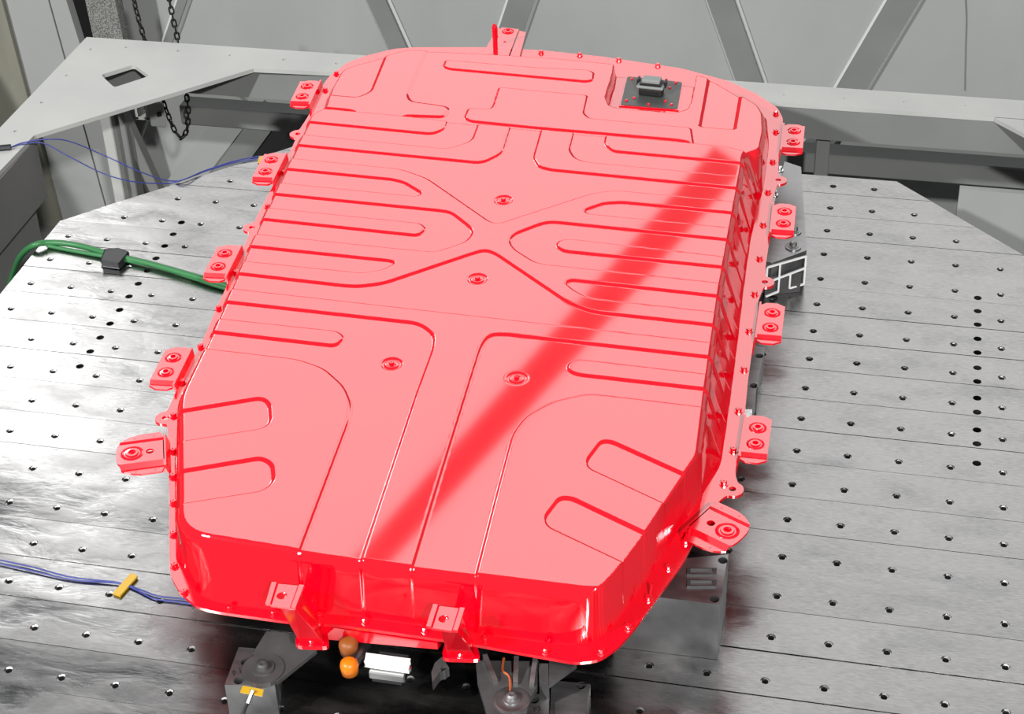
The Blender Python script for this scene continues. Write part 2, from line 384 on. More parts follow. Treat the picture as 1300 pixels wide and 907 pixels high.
# ------------------------------------------------------------------ the red battery pack
ZT, ZF = .30, .19
pk = thing('battery_pack', 'large glossy red battery pack with ribbed lid, bolted flange and side mounting brackets', 'battery pack', (-.65, -.75, .0))
def crop(ox, oy, s, L): return [(ox + x / s, oy + y / s) for x, y in L]
cA = lambda L: crop(320, 130, 3.939, L)
cB = lambda L: crop(220, 340, 3.939, L)
cC = lambda L: crop(220, 500, 3.939, L)
cD = lambda L: crop(640, 140, 3.939, L)
cE = lambda L: crop(600, 300, 3.939, L)
cF = lambda L: crop(580, 500, 3.939, L)
cG = lambda L: crop(400, 50, 4.643, L)
cH = lambda L: crop(680, 60, 4.0625, L)
T = [(516, 61), (560, 61.5), (640, 65.5), (720, 71), (785, 77.5), (885, 91), (905, 96), (960, 128), (966, 138), (967, 160), (962, 184), (945, 189), (939.5, 197), (939, 207), (922, 300), (910, 368), (892, 495), (882, 578),
     (863, 605), (841, 638), (796, 715), (777, 749), (606, 728), (523, 718), (380, 697), (232, 673), (232, 504), (273, 419), (320, 309), (398, 145), (414, 137), (423, 107), (436, 84), (450, 79)]
RT = {(777, 749): .05, (232, 673): .05, (232, 504): .03}
Tw = rnd(PP(T, ZT), [RT.get(t, .014) for t in T], 6)
# foot line of the lid wall on the flange
def offs(px, z, d):  # world points pushed outward from the pack centre line
    return P(*px, z).xy + Vector(d)
foot = PP([(978, 146), (977, 186), (968.6, 246), (955, 302), (947, 359), (938.6, 435), (932, 488.5), (923.6, 548.5), (917, 592), (903.6, 611), (867, 665), (816, 741.6), (779, 793), (759, 813), (733, 820), (699, 818), (606, 805), (533, 795), (433, 781.5), (366, 778), (283, 769), (253, 758), (236, 738), (230, 715)], ZF)
foot += [offs((232, 655), ZT, (-.030, 0)), offs((232, 528), ZT, (-.034, 0)), offs((238, 492), ZT, (-.036, .01)), offs((320, 309), ZT, (-.036, .01)), offs((398, 145), ZT, (-.036, .01)), offs((436, 84), ZT, (-.03, .02)), offs((450, 79), ZT, (-.02, .03)),
         offs((516, 61), ZT, (-.01, .035)), offs((640, 65.5), ZT, (0, .036)), offs((785, 77.5), ZT, (.0, .036)), offs((885, 91), ZT, (.01, .036)), offs((905, 96), ZT, (.02, .03))]
Fw = rnd(foot, .03, 4)
def sdf(X, Y, poly):
    p = np.array([[v[0], v[1]] for v in poly]); a = p; b = np.roll(p, -1, 0); D = np.full(X.shape, 9.0); ins_ = np.zeros(X.shape, bool)
    for (ax, ay), (bx, by) in zip(a, b):
        ex, ey = bx - ax, by - ay; l = ex * ex + ey * ey
        if l < 1e-14: continue
        t = np.clip(((X - ax) * ex + (Y - ay) * ey) / l, 0, 1); D = np.minimum(D, (X - ax - t * ex) ** 2 + (Y - ay - t * ey) ** 2)
        if ay != by: ins_ ^= ((ay > Y) != (by > Y)) & (X < (bx - ax) * (Y - ay) / (by - ay) + ax)
    D = np.sqrt(D); return np.where(ins_, -D, D)
def sstep(x): x = np.clip(x, 0, 1); return x * x * (3 - 2 * x)
RIBS = [(1, cA([(100, 198), (1150, 300), (1250, 250), (1292, 115), (1292, 60), (100, 0)]), .02), (-1, cA([(100, 143), (980, 230), (1100, 190), (1132, 105), (1132, 40), (100, 0)]), .02),
    (1, cA([(100, 77), (900, 155), (962, 130), (975, 88), (975, 30), (100, 0)]), .015),
    (1, cA([(100, 267), (740, 330), (870, 375), (1195, 600), (1240, 602)]) + cD([(0, 555), (450, 410), (560, 398), (1135, 453), (1300, 469)]) + cE([(1400, 462), (600, 375), (480, 330), (110, 80), (60, 65), (0, 82)]) + cB([(1050, 75), (930, 90), (860, 87), (345, 28), (150, 8)]), .02),
    (-1, cA([(-50, 439), (960, 540), (1000, 550), (1090, 620), (1107, 650), (1070, 695), (920, 745), (860, 742), (40, 658), (-200, 634)]), .015),
    (-1, cA([(50, 318), (700, 382), (760, 397), (850, 450), (825, 468), (165, 402), (0, 386)]), .01), (1, cA([(-100, 506), (840, 602), (870, 628), (830, 663), (75, 583), (-150, 561)]), .012),
    (-1, cA([(-200, 697), (700, 790), (714, 803), (650, 835), (545, 850), (0, 795), (-250, 770)]), .01),
    (-1, cD([(1350, 530), (590, 457), (500, 462), (402, 495), (410, 514), (1110, 583), (1350, 607)]), .01),
    (-1, cD([(1350, 668), (240, 555), (190, 562), (50, 615), (22, 650), (45, 690), (150, 757), (200, 768), (1070, 860), (1300, 884)]), .015),
    (1, cD([(1350, 758), (320, 640), (270, 652), (262, 678), (300, 702), (1080, 780), (1300, 802)]), .012),
    (-1, cE([(1400, 315), (490, 215), (462, 232), (500, 265), (560, 298), (620, 312), (1205, 375), (1400, 394)]), .01),
    (1, cD([(187, 30), (187, 95), (147, 235), (175, 280), (235, 295), (1150, 385), (1400, 410), (1400, 100)]), .012), (-1, cD([(347, 60), (347, 108), (325, 195), (350, 235), (400, 255), (1160, 327), (1400, 350), (1400, 100)]), .012),
    (1, cD([(512, 90), (510, 125), (502, 165), (545, 202), (1175, 260), (1400, 281), (1400, 100)]), .012),
    (1, cB([(100, 80), (1300, 215)]) + cE([(1180, 527), (1400, 550)]) + cE([(1400, 625), (150, 485), (80, 490), (40, 545), (0, 670)]) + [(558, 605), (523, 720), (505, 779)] + [(441, 765), (458.6, 710), (528.5, 500)] + cB([(1300, 400), (1305, 330), (1230, 275), (270, 168), (50, 144)]), .02),
    (1, cB([(50, 232), (820, 315), (855, 345), (810, 388), (200, 318), (0, 295)]), .012),
    (1, cB([(50, 390), (165, 402), (620, 455), (750, 500), (850, 590), (888, 680), (875, 760), (820, 906)]) + cC([(630, 780), (585, 930)]) + [(150, 770), (150, 440)], .02),
    (-1, cC([(-100, 107), (440, 18), (480, 45), (487, 135), (450, 170), (-100, 257)]), .012), (-1, cC([(-100, 408), (440, 318), (495, 350), (502, 435), (450, 482), (-100, 569)]), .012),
    (1, cE([(1400, 881), (640, 790), (560, 788), (400, 825), (265, 900)]) + cF([(280, 200), (200, 500), (100, 890), (75, 990)]) + [(900, 820), (980, 520)], .02),
    (1, cE([(1400, 713), (530, 613), (480, 630), (474, 665), (520, 688), (1400, 788)]), .012),
    (-1, cF([(1300, 474), (770, 235), (720, 235), (648, 330), (655, 368), (1035, 545), (1200, 625)]), .012), (-1, cF([(1100, 770), (570, 518), (512, 518), (437, 615), (450, 660), (830, 840), (1000, 925)]), .012)]
HEAD = [(1, cG([(662, 10), (655, 50), (540, 310), (560, 348), (770, 378), (787, 395), (760, 440), (535, 432), (500, 447), (500, 500), (255, 480), (255, 425), (220, 402), (40, 385), (20, 304), (98, 312), (250, 325), (330, 290), (412, 90), (430, 30)]), .014, .010),
    (1, cG([(770, 105), (757, 145), (795, 158)]) + cH([(260, 162), (293, 155), (299, 115), (270, 103), (0, 90)]), .008),
    (1, cG([(1085, 265), (1050, 375), (1030, 395), (905, 388), (880, 445), (915, 465)]) + cH([(0, 400), (720, 462), (780, 470), (815, 494), (800, 400), (275, 352), (245, 325), (266, 232), (0, 210)]), .01),
    (-1.6, cH([(902, 90), (848, 385), (1028, 400), (1060, 215), (1065, 130)]), .008, .013)]
MAIN = [(250, 121), (416, 137.6), (508, 146), (566, 152.5), (647, 160), (769.5, 171), (871, 180), (927, 186), (940, 190), (1060, 203), (1060, 900), (100, 900)]
pocket = PP(cH([(402, 40), (392, 110), (352, 235), (375, 285), (430, 297), (720, 322), (790, 300), (812, 250), (838, 110), (845, 60)]), ZT)
DIMP = [(639, 252), (606, 352), (497, 460), (656, 478)]
def lid():
    st = .0018
    fx = [p[0] for p in Fw]; fy = [p[1] for p in Fw]
    xs = np.arange(min(fx) - .01, max(fx) + .01, st); ys = np.arange(min(fy) - .01, max(fy) + .01, st)
    X, Y = np.meshgrid(xs, ys); nx, ny = len(xs), len(ys)
    dT = sdf(X, Y, Tw); dF = sdf(X, Y, Fw)
    def relief(lst, wdt):
        H = np.zeros_like(X)
        for s, px, r, *ww in lst:
            wd = ww[0] if ww else wdt
            q = rnd(PP(px, ZT), r, 4); qx = [p[0] for p in q]; qy = [p[1] for p in q]; m = .012
            i0, i1 = np.searchsorted(xs, [min(qx) - m, max(qx) + m]); j0, j1 = np.searchsorted(ys, [min(qy) - m, max(qy) + m])
            if i1 <= i0 or j1 <= j0: continue
            H[j0:j1, i0:i1] += s * sstep(.5 - sdf(X[j0:j1, i0:i1], Y[j0:j1, i0:i1], q) / wd)
        return H
    ribs = relief(RIBS, .0066); head = relief(HEAD, .0066)
    mask = sstep(.5 - sdf(X, Y, PP(MAIN, ZT)) / .008)
    rr = ribs * mask + head * (1 - mask)
    top = ZT + .0040 * (rr - 1) - .006 * (1 - mask)
    for u, v in DIMP:
        c = P(u, v, ZT); r = np.hypot(X - c.x, Y - c.y)
        top -= .0028 * np.exp(-((r - .0165) / .0028) ** 2) 
        top -= .002 * sstep((.009 - r) / .003)
    # wall: ribs also stand out sideways
    d = dT - .0035 * (rr - 1) * sstep((dT) / .02)
    SH = .0115
    d2 = np.maximum(d - SH, 0); t = np.clip(d2 / np.maximum(d2 - np.minimum(dF, -1e-5), 1e-4), 0, 1.0)
    prof_t = np.array([0, .6, .8, .92, 1.0]); prof_z = np.array([0, .72, .91, .985, 1.0])
    tt = np.linspace(0, 1, 400); zz = np.interp(tt, prof_t, prof_z); k = np.ones(31) / 31; zz = np.convolve(np.pad(zz, 15, mode='reflect', reflect_type='odd'), k, 'valid')
    dd = np.clip(d, 0, SH); sh = .0125 * (dd / SH) ** 1.25
    Z = top - sh - np.interp(t, tt, zz) * (top - .0125 - ZF + .002)
    pz = ZT - .050; dp = sdf(X, Y, rnd(pocket, .012, 4))
    floor_ = pz + .050 * sstep(1 - (-dp) / .008)
    Z = np.where(dp < 0, np.minimum(Z, np.where(dp < -.008, pz, floor_)), Z)
    Z = np.where(dF > 0, ZF - .003 - dF * .5, Z)
    keep = dF < .004
    idx = -np.ones(X.shape, int); idx[keep] = np.arange(keep.sum())
    V = np.stack([X[keep], Y[keep], Z[keep]], 1)
    q = np.stack([idx[:-1, :-1], idx[:-1, 1:], idx[1:, 1:], idx[1:, :-1]], -1).reshape(-1, 4); q = q[(q >= 0).all(1)]
    me = bpy.data.meshes.new('lid'); me.vertices.add(len(V)); me.vertices.foreach_set('co', V.ravel())
    me.loops.add(len(q) * 4); me.loops.foreach_set('vertex_index', q.ravel()); me.polygons.add(len(q))
    me.polygons.foreach_set('loop_start', np.arange(len(q)) * 4); me.polygons.foreach_set('loop_total', np.full(len(q), 4)); me.polygons.foreach_set('use_smooth', np.ones(len(q), bool))
    me.update(); me.validate(); return link('lid', me, RED, pk)
lid()
# flange with six lugs
def lug(c, start, end, r=.02, n=11):
    c = P(*c, ZF).xy; a = math.atan2(*(P(*start, ZF).xy - c).yx); b = math.atan2(*(P(*end, ZF).xy - c).yx)
    while b > a: b -= 2 * math.pi
    return [Vector((c.x + r * math.cos(a + (b - a) * k / n), c.y + r * math.sin(a + (b - a) * k / n))) for k in range(n + 1)]
W = lambda L: PP(L, ZF)
out = W([(526, 60), (620, 60), (690, 64), (766, 72), (866, 87), (925, 103), (960, 119), (987, 137), (994, 150), (993.5, 170), (988, 205)]) + lug((988, 228.5), (990, 214), (986, 243), .020) + W([(981, 252), (979, 290), (972, 338)]) + \
    lug((971, 358), (974, 344), (967, 373), .020) + W([(963, 380), (961, 402), (950, 480), (945, 532), (937, 578), (933, 600)]) + lug((930, 621), (938, 611), (920, 632), .020) + \
    W([(912, 637), (882, 685), (867, 715), (806, 798), (786, 821), (762, 838), (733, 842), (693, 835), (600, 818), (533, 808), (433, 794), (370, 790), (333, 785), (276, 777), (250, 771), (228, 752), (216, 731), (215, 700), (215, 575)]) + \
    lug((210, 530.6), (214, 546), (214, 516), .020) + W([(221, 503), (233, 476), (256, 436), (278, 385), (301, 334), (313, 306)]) + lug((319.7, 289), (314, 303), (324, 277), .020) + W([(331, 266), (350, 229), (368, 193)]) + \
    lug((378, 170), (373, 184), (383, 157), .020) + W([(391, 148), (405, 118), (411, 106), (418, 97), (440, 80), (460, 72), (500, 62)])
outl = []
for p in out:
    if not outl or (p - outl[-1]).length > .002: outl.append(p)
lh = [circ(P(*c, ZF).xy, .0065, 14) for c in [(988, 228.5), (971, 358), (930, 621), (210, 530.6), (319.7, 289), (378, 170)]]
bm = bmesh.new(); prism(bm, rnd(outl, .014, 3), ZF - .006, ZF, lh); fin(bm, 'flange', RED2, pk)
# tray under the flange
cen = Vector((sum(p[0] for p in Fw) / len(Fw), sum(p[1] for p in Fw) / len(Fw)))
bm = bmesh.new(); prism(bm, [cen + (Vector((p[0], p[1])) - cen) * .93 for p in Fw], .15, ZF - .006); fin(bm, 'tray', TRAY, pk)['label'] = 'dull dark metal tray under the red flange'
# flange bolts
bm = bmesh.new(); lathe(bm, (0, 0, 0), [(.0085, 0), (.0085, .0015), (.0058, .0016), (.0058, .006), (.0045, .0072), (.0018, .0072), (0, .0045)], 12)
bmesh.ops.recalc_face_normals(bm, faces=bm.faces[:]); bme = bpy.data.meshes.new('flange_bolt'); bm.to_mesh(bme); bm.free(); bme.materials.append(RED2)
for u, v in [(639, 63.5), (687, 67.5), (736, 70.5), (785.5, 77), (835, 84), (985, 145), (985, 168), (981, 206), (975, 244.6), (969, 286), (964.4, 329), (958, 374), (951, 421), (944.6, 470), (937.6, 522.5), (931, 572.5), (918.8, 614.8), (889.8, 657.8), (870, 689), (848, 721.5), (822.7, 761),
             (797, 797.5), (763, 828), (693, 827), (616, 813), (540, 800.5), (463.6, 789), (405.7, 783), (348, 779.5), (292.5, 773), (234, 753), (222, 719), (220.5, 679), (220.5, 639), (220, 605.7), (220, 573.4), (220.7, 528.5), (231.8, 486), (255, 441), (278, 392), (300, 347), (340, 263), (361, 220), (378, 190), (413, 115), (427, 94)]:
    link('flange_bolt', bme, None, pk, P(u, v, ZF))
bm = bmesh.new(); lathe(bm, (0, 0, 0), [(.0085, 0), (.0085, .0012), (.0052, .0014), (.0052, .0042), (.004, .005), (.002, .005), (0, .003)], 14)
bmesh.ops.recalc_face_normals(bm, faces=bm.faces[:]); sme = bpy.data.meshes.new('lid_screw'); bm.to_mesh(sme); bm.free(); sme.materials.append(RED)
for u, v in DIMP: link('lid_screw', sme, None, pk, P(u, v, ZT) - Vector((0, 0, .0045)))
# thin stay rods on the lid edge (pins at the front right)
for u, v, du, dv in ((873, 689, 1, -14), (825, 760, 2, -14)):
    p = P(u, v, ZF); bm = bmesh.new(); tube(bm, [p, p + Vector((.002, .012, .022))], .0026, 6); fin(bm, 'stud', RED2, pk)

# bushing meshes
def bushing_mesh(r):
    bm = bmesh.new(); lathe(bm, (0, 0, 0), [(r, -.004), (r, .0005), (r * .86, .0022), (r * .72, .0005), (r * .60, .0006), (r * .55, .0032), (r * .34, .0034), (r * .30, -.006), (0, -.006)], 24)
    bmesh.ops.recalc_face_normals(bm, faces=bm.faces[:]); me = bpy.data.meshes.new('bushing'); bm.to_mesh(me); bm.free(); me.materials.append(RED2); return me
BU = bushing_mesh(.0165); BU2 = bushing_mesh(.021)
def hexa(bm, faces8, ):
    v = [bm.verts.new(p) for p in faces8]
    for f in ((0, 1, 2, 3), (7, 6, 5, 4), (0, 4, 5, 1), (1, 5, 6, 2), (2, 6, 7, 3), (3, 7, 4, 0)): bm.faces.new([v[i] for i in f])
def bracket(px1, px2, side):
    """px1 far bushing, px2 near bushing; side = +1 right of the pack, -1 left"""
    z = ZF + .018; a, b = P(*px1, z), P(*px2, z); c = (a + b) / 2; L = (a - b).normalized(); n = Vector((L.y, -L.x, 0)) * side
    hl = (a - b).length / 2 + .026; w = .024
    pt = lambda s, t, zz=0: c + L * s + n * t + Vector((0, 0, zz))
    br = bpy.data.objects.new('mounting_bracket', None)
    # top plate with chamfered outer corners and a dropped lip at both ends
    bm = bmesh.new()
    plate = [pt(hl, -w), pt(hl, w), pt(-hl, w), pt(-hl, -w)]
    hs = [circ(p.xy, .006, 12) for p in (a, b)]
    prism(bm, [p.xy for p in plate], z - .004, z, hs)
    for s in (1, -1):
        e0, e1 = hl, hl + .006; z0, z1 = 0, -.007
        hexa(bm, [pt(s * e0, -w, 0), pt(s * e0, w, 0), pt(s * e1, w, z1), pt(s * e1, -w, z1), pt(s * e0, -w, -.004), pt(s * e0, w, -.004), pt(s * (e1 - .001), w, z1 - .004), pt(s * (e1 - .001), -w, z1 - .004)])
        e2 = e1 + .014
        q = [pt(s * e1, -w), pt(s * e1, w), pt(s * (e1 + .004), w), pt(s * e2, w * .35), pt(s * e2, -w * .6), pt(s * (e1 + .006), -w)]
        prism(bm, [p.xy for p in q], z - .011, z - .007)
    o = fin(bm, 'mounting_bracket', RED2, pk)
    # web towards the flange and arm under it
    bm = bmesh.new(); g = .0
    e = hl + .012
    hexa(bm, [pt(-e, -w - .004, -.0), pt(e, -w - .004, -.0), pt(e, -w, 0), pt(-e, -w, 0), pt(-e * .9, -w - .012, -.05), pt(e * .9, -w - .012, -.05), pt(e * .9, -w - .006, -.05), pt(-e * .9, -w - .006, -.05)])
    fin(bm, 'web', RED2, o)
    bm = bmesh.new(); hexa(bm, [pt(-hl * .6, -w - .05, -.03), pt(hl * .6, -w - .05, -.03), pt(hl * .6, -w - .004, -.03), pt(-hl * .6, -w - .004, -.03), pt(-hl * .6, -w - .05, -.05), pt(hl * .6, -w - .05, -.05), pt(hl * .6, -w - .008, -.05), pt(-hl * .6, -w - .008, -.05)])
    fin(bm, 'arm', RED2, o)
    for p in (a, b): link('bushing', BU, None, o, p)
    return o
for p1, p2, s in [((1008.2, 166.3), (1006.7, 180.6), 1), ((996, 268.8), (994.5, 284), 1), ((980.4, 397.5), (978, 416), 1), ((962, 543.5), (959, 564), 1),
                  ((390, 109.6), (383.7, 122.5), -1), ((344.6, 203), (337, 218), -1), ((285.5, 322), (277, 338.6), -1), ((220, 454.4), (210.6, 473), -1)]:
    bracket(p1, p2, s)
def big_bracket(hole, bush, side, wid=.042):
    z = ZF + .02; h, b = P(*hole, z), P(*bush, z); n = (b - h).normalized(); L = Vector((-n.y, n.x, 0))
    pt = lambda s, t, zz=0: b + L * s + n * t + Vector((0, 0, zz))
    inner = -(b - h).length - .026; hw = .029
    bm = bmesh.new()
    mid = [pt(hw, inner), pt(-hw, inner)] + [pt(-hw * math.cos(t), .024 + .006 * math.sin(t)) for t in np.linspace(0, math.pi, 7)]
    prism(bm, [p.xy for p in mid], z - .004, z, [circ(b.xy, .006, 12), circ(h.xy, .0075, 14)])
    for s in (1, -1):   # side wings: the far one stands up, the near one is stepped down
        h1 = .0012 if s * L.y > 0 else -.009; e1 = hw + .007
        hexa(bm, [pt(s * hw, inner, 0), pt(s * hw, .024, 0), pt(s * e1, .022, h1), pt(s * e1, inner, h1), pt(s * hw, inner, -.005), pt(s * hw, .024, -.005), pt(s * e1, .02, h1 - .004), pt(s * e1, inner, h1 - .004)])
        q = [pt(s * e1, inner), pt(s * e1, .022), pt(s * (hw + .012), .016), pt(s * (hw + .019), .004), pt(s * (hw + .024), -.015), pt(s * (hw + .024), inner + .006)]
        prism(bm, [p.xy for p in q], z + h1 - .004, z + h1)
        hs_ = [pt(s * (hw + .015), -.005), pt(s * (hw + .015), inner + .018)]
        for p in hs_: lathe(bm, (p.x, p.y, z + h1), [(.002, 0), (.0016, .0008), (0, .0009)], 6)
    o = fin(bm, 'corner_bracket', RED2, pk)
    e = hw + .018
    bm = bmesh.new(); hexa(bm, [pt(-e, inner - .003), pt(e, inner - .003), pt(e, inner + .002), pt(-e, inner + .002), pt(-e * .6, inner - .03, -.085), pt(e * .6, inner - .03, -.085), pt(e * .6, inner - .02, -.085), pt(-e * .6, inner - .02, -.085)])
    fin(bm, 'web', RED2, o)
    bm = bmesh.new(); hexa(bm, [pt(-hw * .7, inner, -.016), pt(hw * .7, inner, -.016), pt(hw * .7, -.018, -.016), pt(-hw * .7, -.018, -.016), pt(-hw * .7, inner, -.04), pt(hw * .7, inner, -.04), pt(hw * .7, -.018, -.022), pt(-hw * .7, -.018, -.022)]); fin(bm, 'arm', RED2, o)
    link('bushing', BU2, None, o, b)
big_bracket((190.3, 573), (167.8, 576), -1); big_bracket((902.6, 664.5), (923.4, 674.5), 1)
# front towers
def tower(quad, hole, base):
    z = ZF + .085; q = [P(*p, z) for p in quad]      # far left, far right, near right, near left
    ex = (q[1] - q[0]); ey = (q[3] - q[0])
    at = lambda s, t, dz=0: q[0].lerp(q[1], s).lerp(q[3].lerp(q[2], s), t) + Vector((0, 0, dz))
    bm = bmesh.new()
    prism(bm, [at(.2, 0).xy, at(.8, 0).xy, at(.8, 1).xy, at(.2, 1).xy], z - .007, z - .003, [circ(P(*hole, z).xy, .0085, 16)])
    for s0, s1, s2 in ((0, .15, .2), (1, .85, .8)):
        hexa(bm, [at(s0, 0), at(s1, 0), at(s1, 1), at(s0, 1), at(s0, 0, -.005), at(s1, 0, -.005), at(s1, 1, -.005), at(s0, 1, -.005)])
        hexa(bm, [at(s1, 0), at(s2, 0, -.003), at(s2, 1, -.003), at(s1, 1), at(s1, 0, -.005), at(s2, 0, -.007), at(s2, 1, -.007), at(s1, 1, -.005)])
    o = fin(bm, 'front_bracket', RED2, pk)
    zb = ZF - .03; B = [P(*p, zb) for p in base]
    # channel column: left flank, near face, right flank
    bm = bmesh.new(); tl, tr, nr, nl = at(.42, .35, -.006), at(.98, .2, -.005), at(1, 1, -.004), at(.42, .95, -.006)
    hexa(bm, [tl, tr, nr, nl, B[0], B[1], B[2], B[3]]); 
    bevel(bm, .004, 2); fin(bm, 'column', RED2, o)
    # pressed groove bar on the right flank
    bm = bmesh.new(); m1, m2 = (tr + nr) / 2, (B[1] + B[2]) / 2
    tube(bm, [m1.lerp(m2, .12), m1.lerp(m2, .75)], .005, 6); fin(bm, 'stiffener', RED2, o)
    bm = bmesh.new(); cx = sum((b for b in B), Vector()) / 4
    foot_ = [cx + (b - cx) * 1.35 for b in B]; prism(bm, rnd([p.xy for p in foot_], .012, 3), zb - .006, zb + .002); fin(bm, 'foot_plate', RED2, o)
    link('bolt', bme, None, o, Vector((*(B[2].lerp(B[3], .5)).xy, zb + .002)))
tower([(345, 739), (386, 743), (375, 772), (337, 766)], (357.6, 755), [(385, 790), (409, 792), (413, 818), (380, 817)])
tower([(550, 767), (590, 772), (581, 801), (541, 795)], (563, 784.4), [(572, 806), (597, 809), (604, 834), (567, 833)])
# red cross piece under the front flange between the towers
bm = bmesh.new(); a, b = P(408, 793, ZF - .02), P(556, 815, ZF - .02)
d = (b - a).normalized(); n = Vector((-d.y, d.x, 0))
hexa(bm, [a - n * .004, b - n * .004, b + n * .03, a + n * .03, a - n * .004 - Vector((0, 0, .03)), b - n * .004 - Vector((0, 0, .014)), b + n * .03 - Vector((0, 0, .03)), a + n * .03 - Vector((0, 0, .03))]); fin(bm, 'front_crossmember', RED2, pk)
# rear bracket and locating pin
z = ZF + .012; q = [P(*p, z) for p in crop(580, 10, 8.125, [(415, 195), (715, 228), (662, 425), (295, 412)])]
bm = bmesh.new(); L4 = lambda s, t: q[0].lerp(q[1], s).lerp(q[3].lerp(q[2], s), t)
ext = 1.5
prism(bm, [L4(.15, 0).xy, L4(.75, 0).xy, L4(.72, ext).xy, L4(.3, ext).xy], z - .004, z, [circ(P(645, 40, z).xy, .006, 12), circ(P(640.7, 53, z).xy, .0042, 10)])
prism(bm, rnd([L4(0, 0).xy, L4(.13, 0).xy, L4(.28, ext).xy, L4(.0, ext).xy], .003, 2), z - .008, z - .004)
prism(bm, rnd([L4(.77, 0).xy, L4(1, .05).xy, L4(1, ext).xy, L4(.74, ext).xy], .003, 2), z - .008, z - .004)
o = fin(bm, 'rear_bracket', RED2, pk); link('bushing', BU, None, o, P(645, 40, z))
p = P(629, 61, z); bm = bmesh.new(); lathe(bm, p, [(0, -.01), (.0062, -.01), (.0062, .025), (.0075, .03), (.0078, .058), (.005, .066), (0, .069)], 14); fin(bm, 'locating_pin', RED2, pk)
# connector plate and connector in the pocket
zc = ZT - .050 + .002
q = [P(*p, zc) for p in cH([(468, 150), (764, 181), (738, 326), (430, 303)])]
bm = bmesh.new(); prism(bm, [p.xy for p in q], zc - .003, zc + .0005); fin(bm, 'ledge', RED2, pk)
cq = sum(q, Vector()) / 4; qi = [cq + (p - cq) * .95 for p in q]
bm = bmesh.new(); prism(bm, rnd([p.xy for p in qi], .008, 3), zc + .0005, zc + .0025); gp = fin(bm, 'connector_plate', GPLATE, pk); gp['label'] = 'dark grey plate under the black connector'
for u, v in crop(780, 80, 10.833, [(240, 228), (845, 280), (165, 525), (785, 580), (270, 490), (700, 535), (470, 578), (760, 350)]):
    bm = bmesh.new(); lathe(bm, P(u, v, zc + .002), [(.0036, 0), (.0036, .003), (.0026, .0042), (0, .0044)], 10); fin(bm, 'rivet', RED2, gp)
ex = (q[1] - q[0]).normalized(); ey = Vector((-ex.y, ex.x, 0)); ang = math.atan2(ex.y, ex.x)
base = P(*crop(780, 80, 10.833, [(490, 470)])[0], zc); c0 = base + ey * .014
bm = bmesh.new(); box(bm, c0 + Vector((0, 0, .012)), (.058, .034, .022), ang); bevel(bm, .006, 2); cn = fin(bm, 'connector', BLACK, pk); cn['label'] = 'black electrical connector with a grey cap'
bm = bmesh.new(); box(bm, c0 + Vector((0, 0, .026)), (.066, .040, .007), ang); bevel(bm, .004, 2); fin(bm, 'collar', GCAP, cn)
bm = bmesh.new(); box(bm, c0 + Vector((0, 0, .031)), (.052, .032, .006), ang); fin(bm, 'seal', BLACK, cn)
bm = bmesh.new(); box(bm, c0 + ey * .002 + Vector((0, 0, .038)), (.045, .026, .010), ang); bevel(bm, .003, 2); fin(bm, 'cap', GCAP, cn)
for s in (-1, 1):
    bm = bmesh.new(); box(bm, c0 + ex * s * .033 + ey * .006 + Vector((0, 0, .03)), (.005, .02, .016), ang); fin(bm, 'latch', BLACK, cn)
shift(pk)

# ------------------------------------------------------------------ risers and fixture blocks on the table
def block(name, label, cat, pxs, z0, z1, mt, holes=(), group=None, bev=.0015, washers=()):
    q = [P(*p, z1) for p in pxs]; c = sum(q, Vector()) / len(q)
    t = thing(name, label, cat, (c.x, c.y, z0), group)
    bm = bmesh.new(); prism(bm, [p.xy for p in q], z0, z1, [circ(P(*h, z1).xy, .0085, 14) for h in holes]); o = fin(bm, 'body', mt, t)
    for h in holes:
        p = P(*h, z1); bm = bmesh.new(); lathe(bm, p, [(.0082, -.004), (.0055, -.004), (.0055, -.02), (0, -.02)], 12); fin(bm, 'bolt_socket', DARK, t)
    for h, r in washers:
        p = P(*h, z1); bm = bmesh.new(); lathe(bm, p, [(r, 0), (r, .003), (r * .72, .0035), (r * .7, .005), (r * .5, .0055), (r * .42, .012), (r * .3, .0135), (0, .0125)], 20); fin(bm, 'bolt', ALU2, t, False)
    return t, q
# front right bridge riser
t, q = block('riser_block', 'grey machined riser block under the front right corner of the pack', 'riser', [(800, 716), (925, 704), (914, 768), (780, 752)], .0, .13, ALU2, [(917.6, 712), (907, 761)])
for dv, l in ((0, 1), (15, 1)):
    bm = bmesh.new(); a = [P(*p, .131) for p in [(872, 723 + dv), (910, 723 + dv), (909, 731 + dv), (872, 731 + dv)]]
    prism(bm, [p.xy for p in a], .1285, .134, [[(a[0].lerp(a[2], .12)).xy, (a[1].lerp(a[3], .12)).xy, (a[2].lerp(a[0], .12)).xy, (a[3].lerp(a[1], .12)).xy]]); fin(bm, 'slotted_bar', CAST, t)
shift(t)
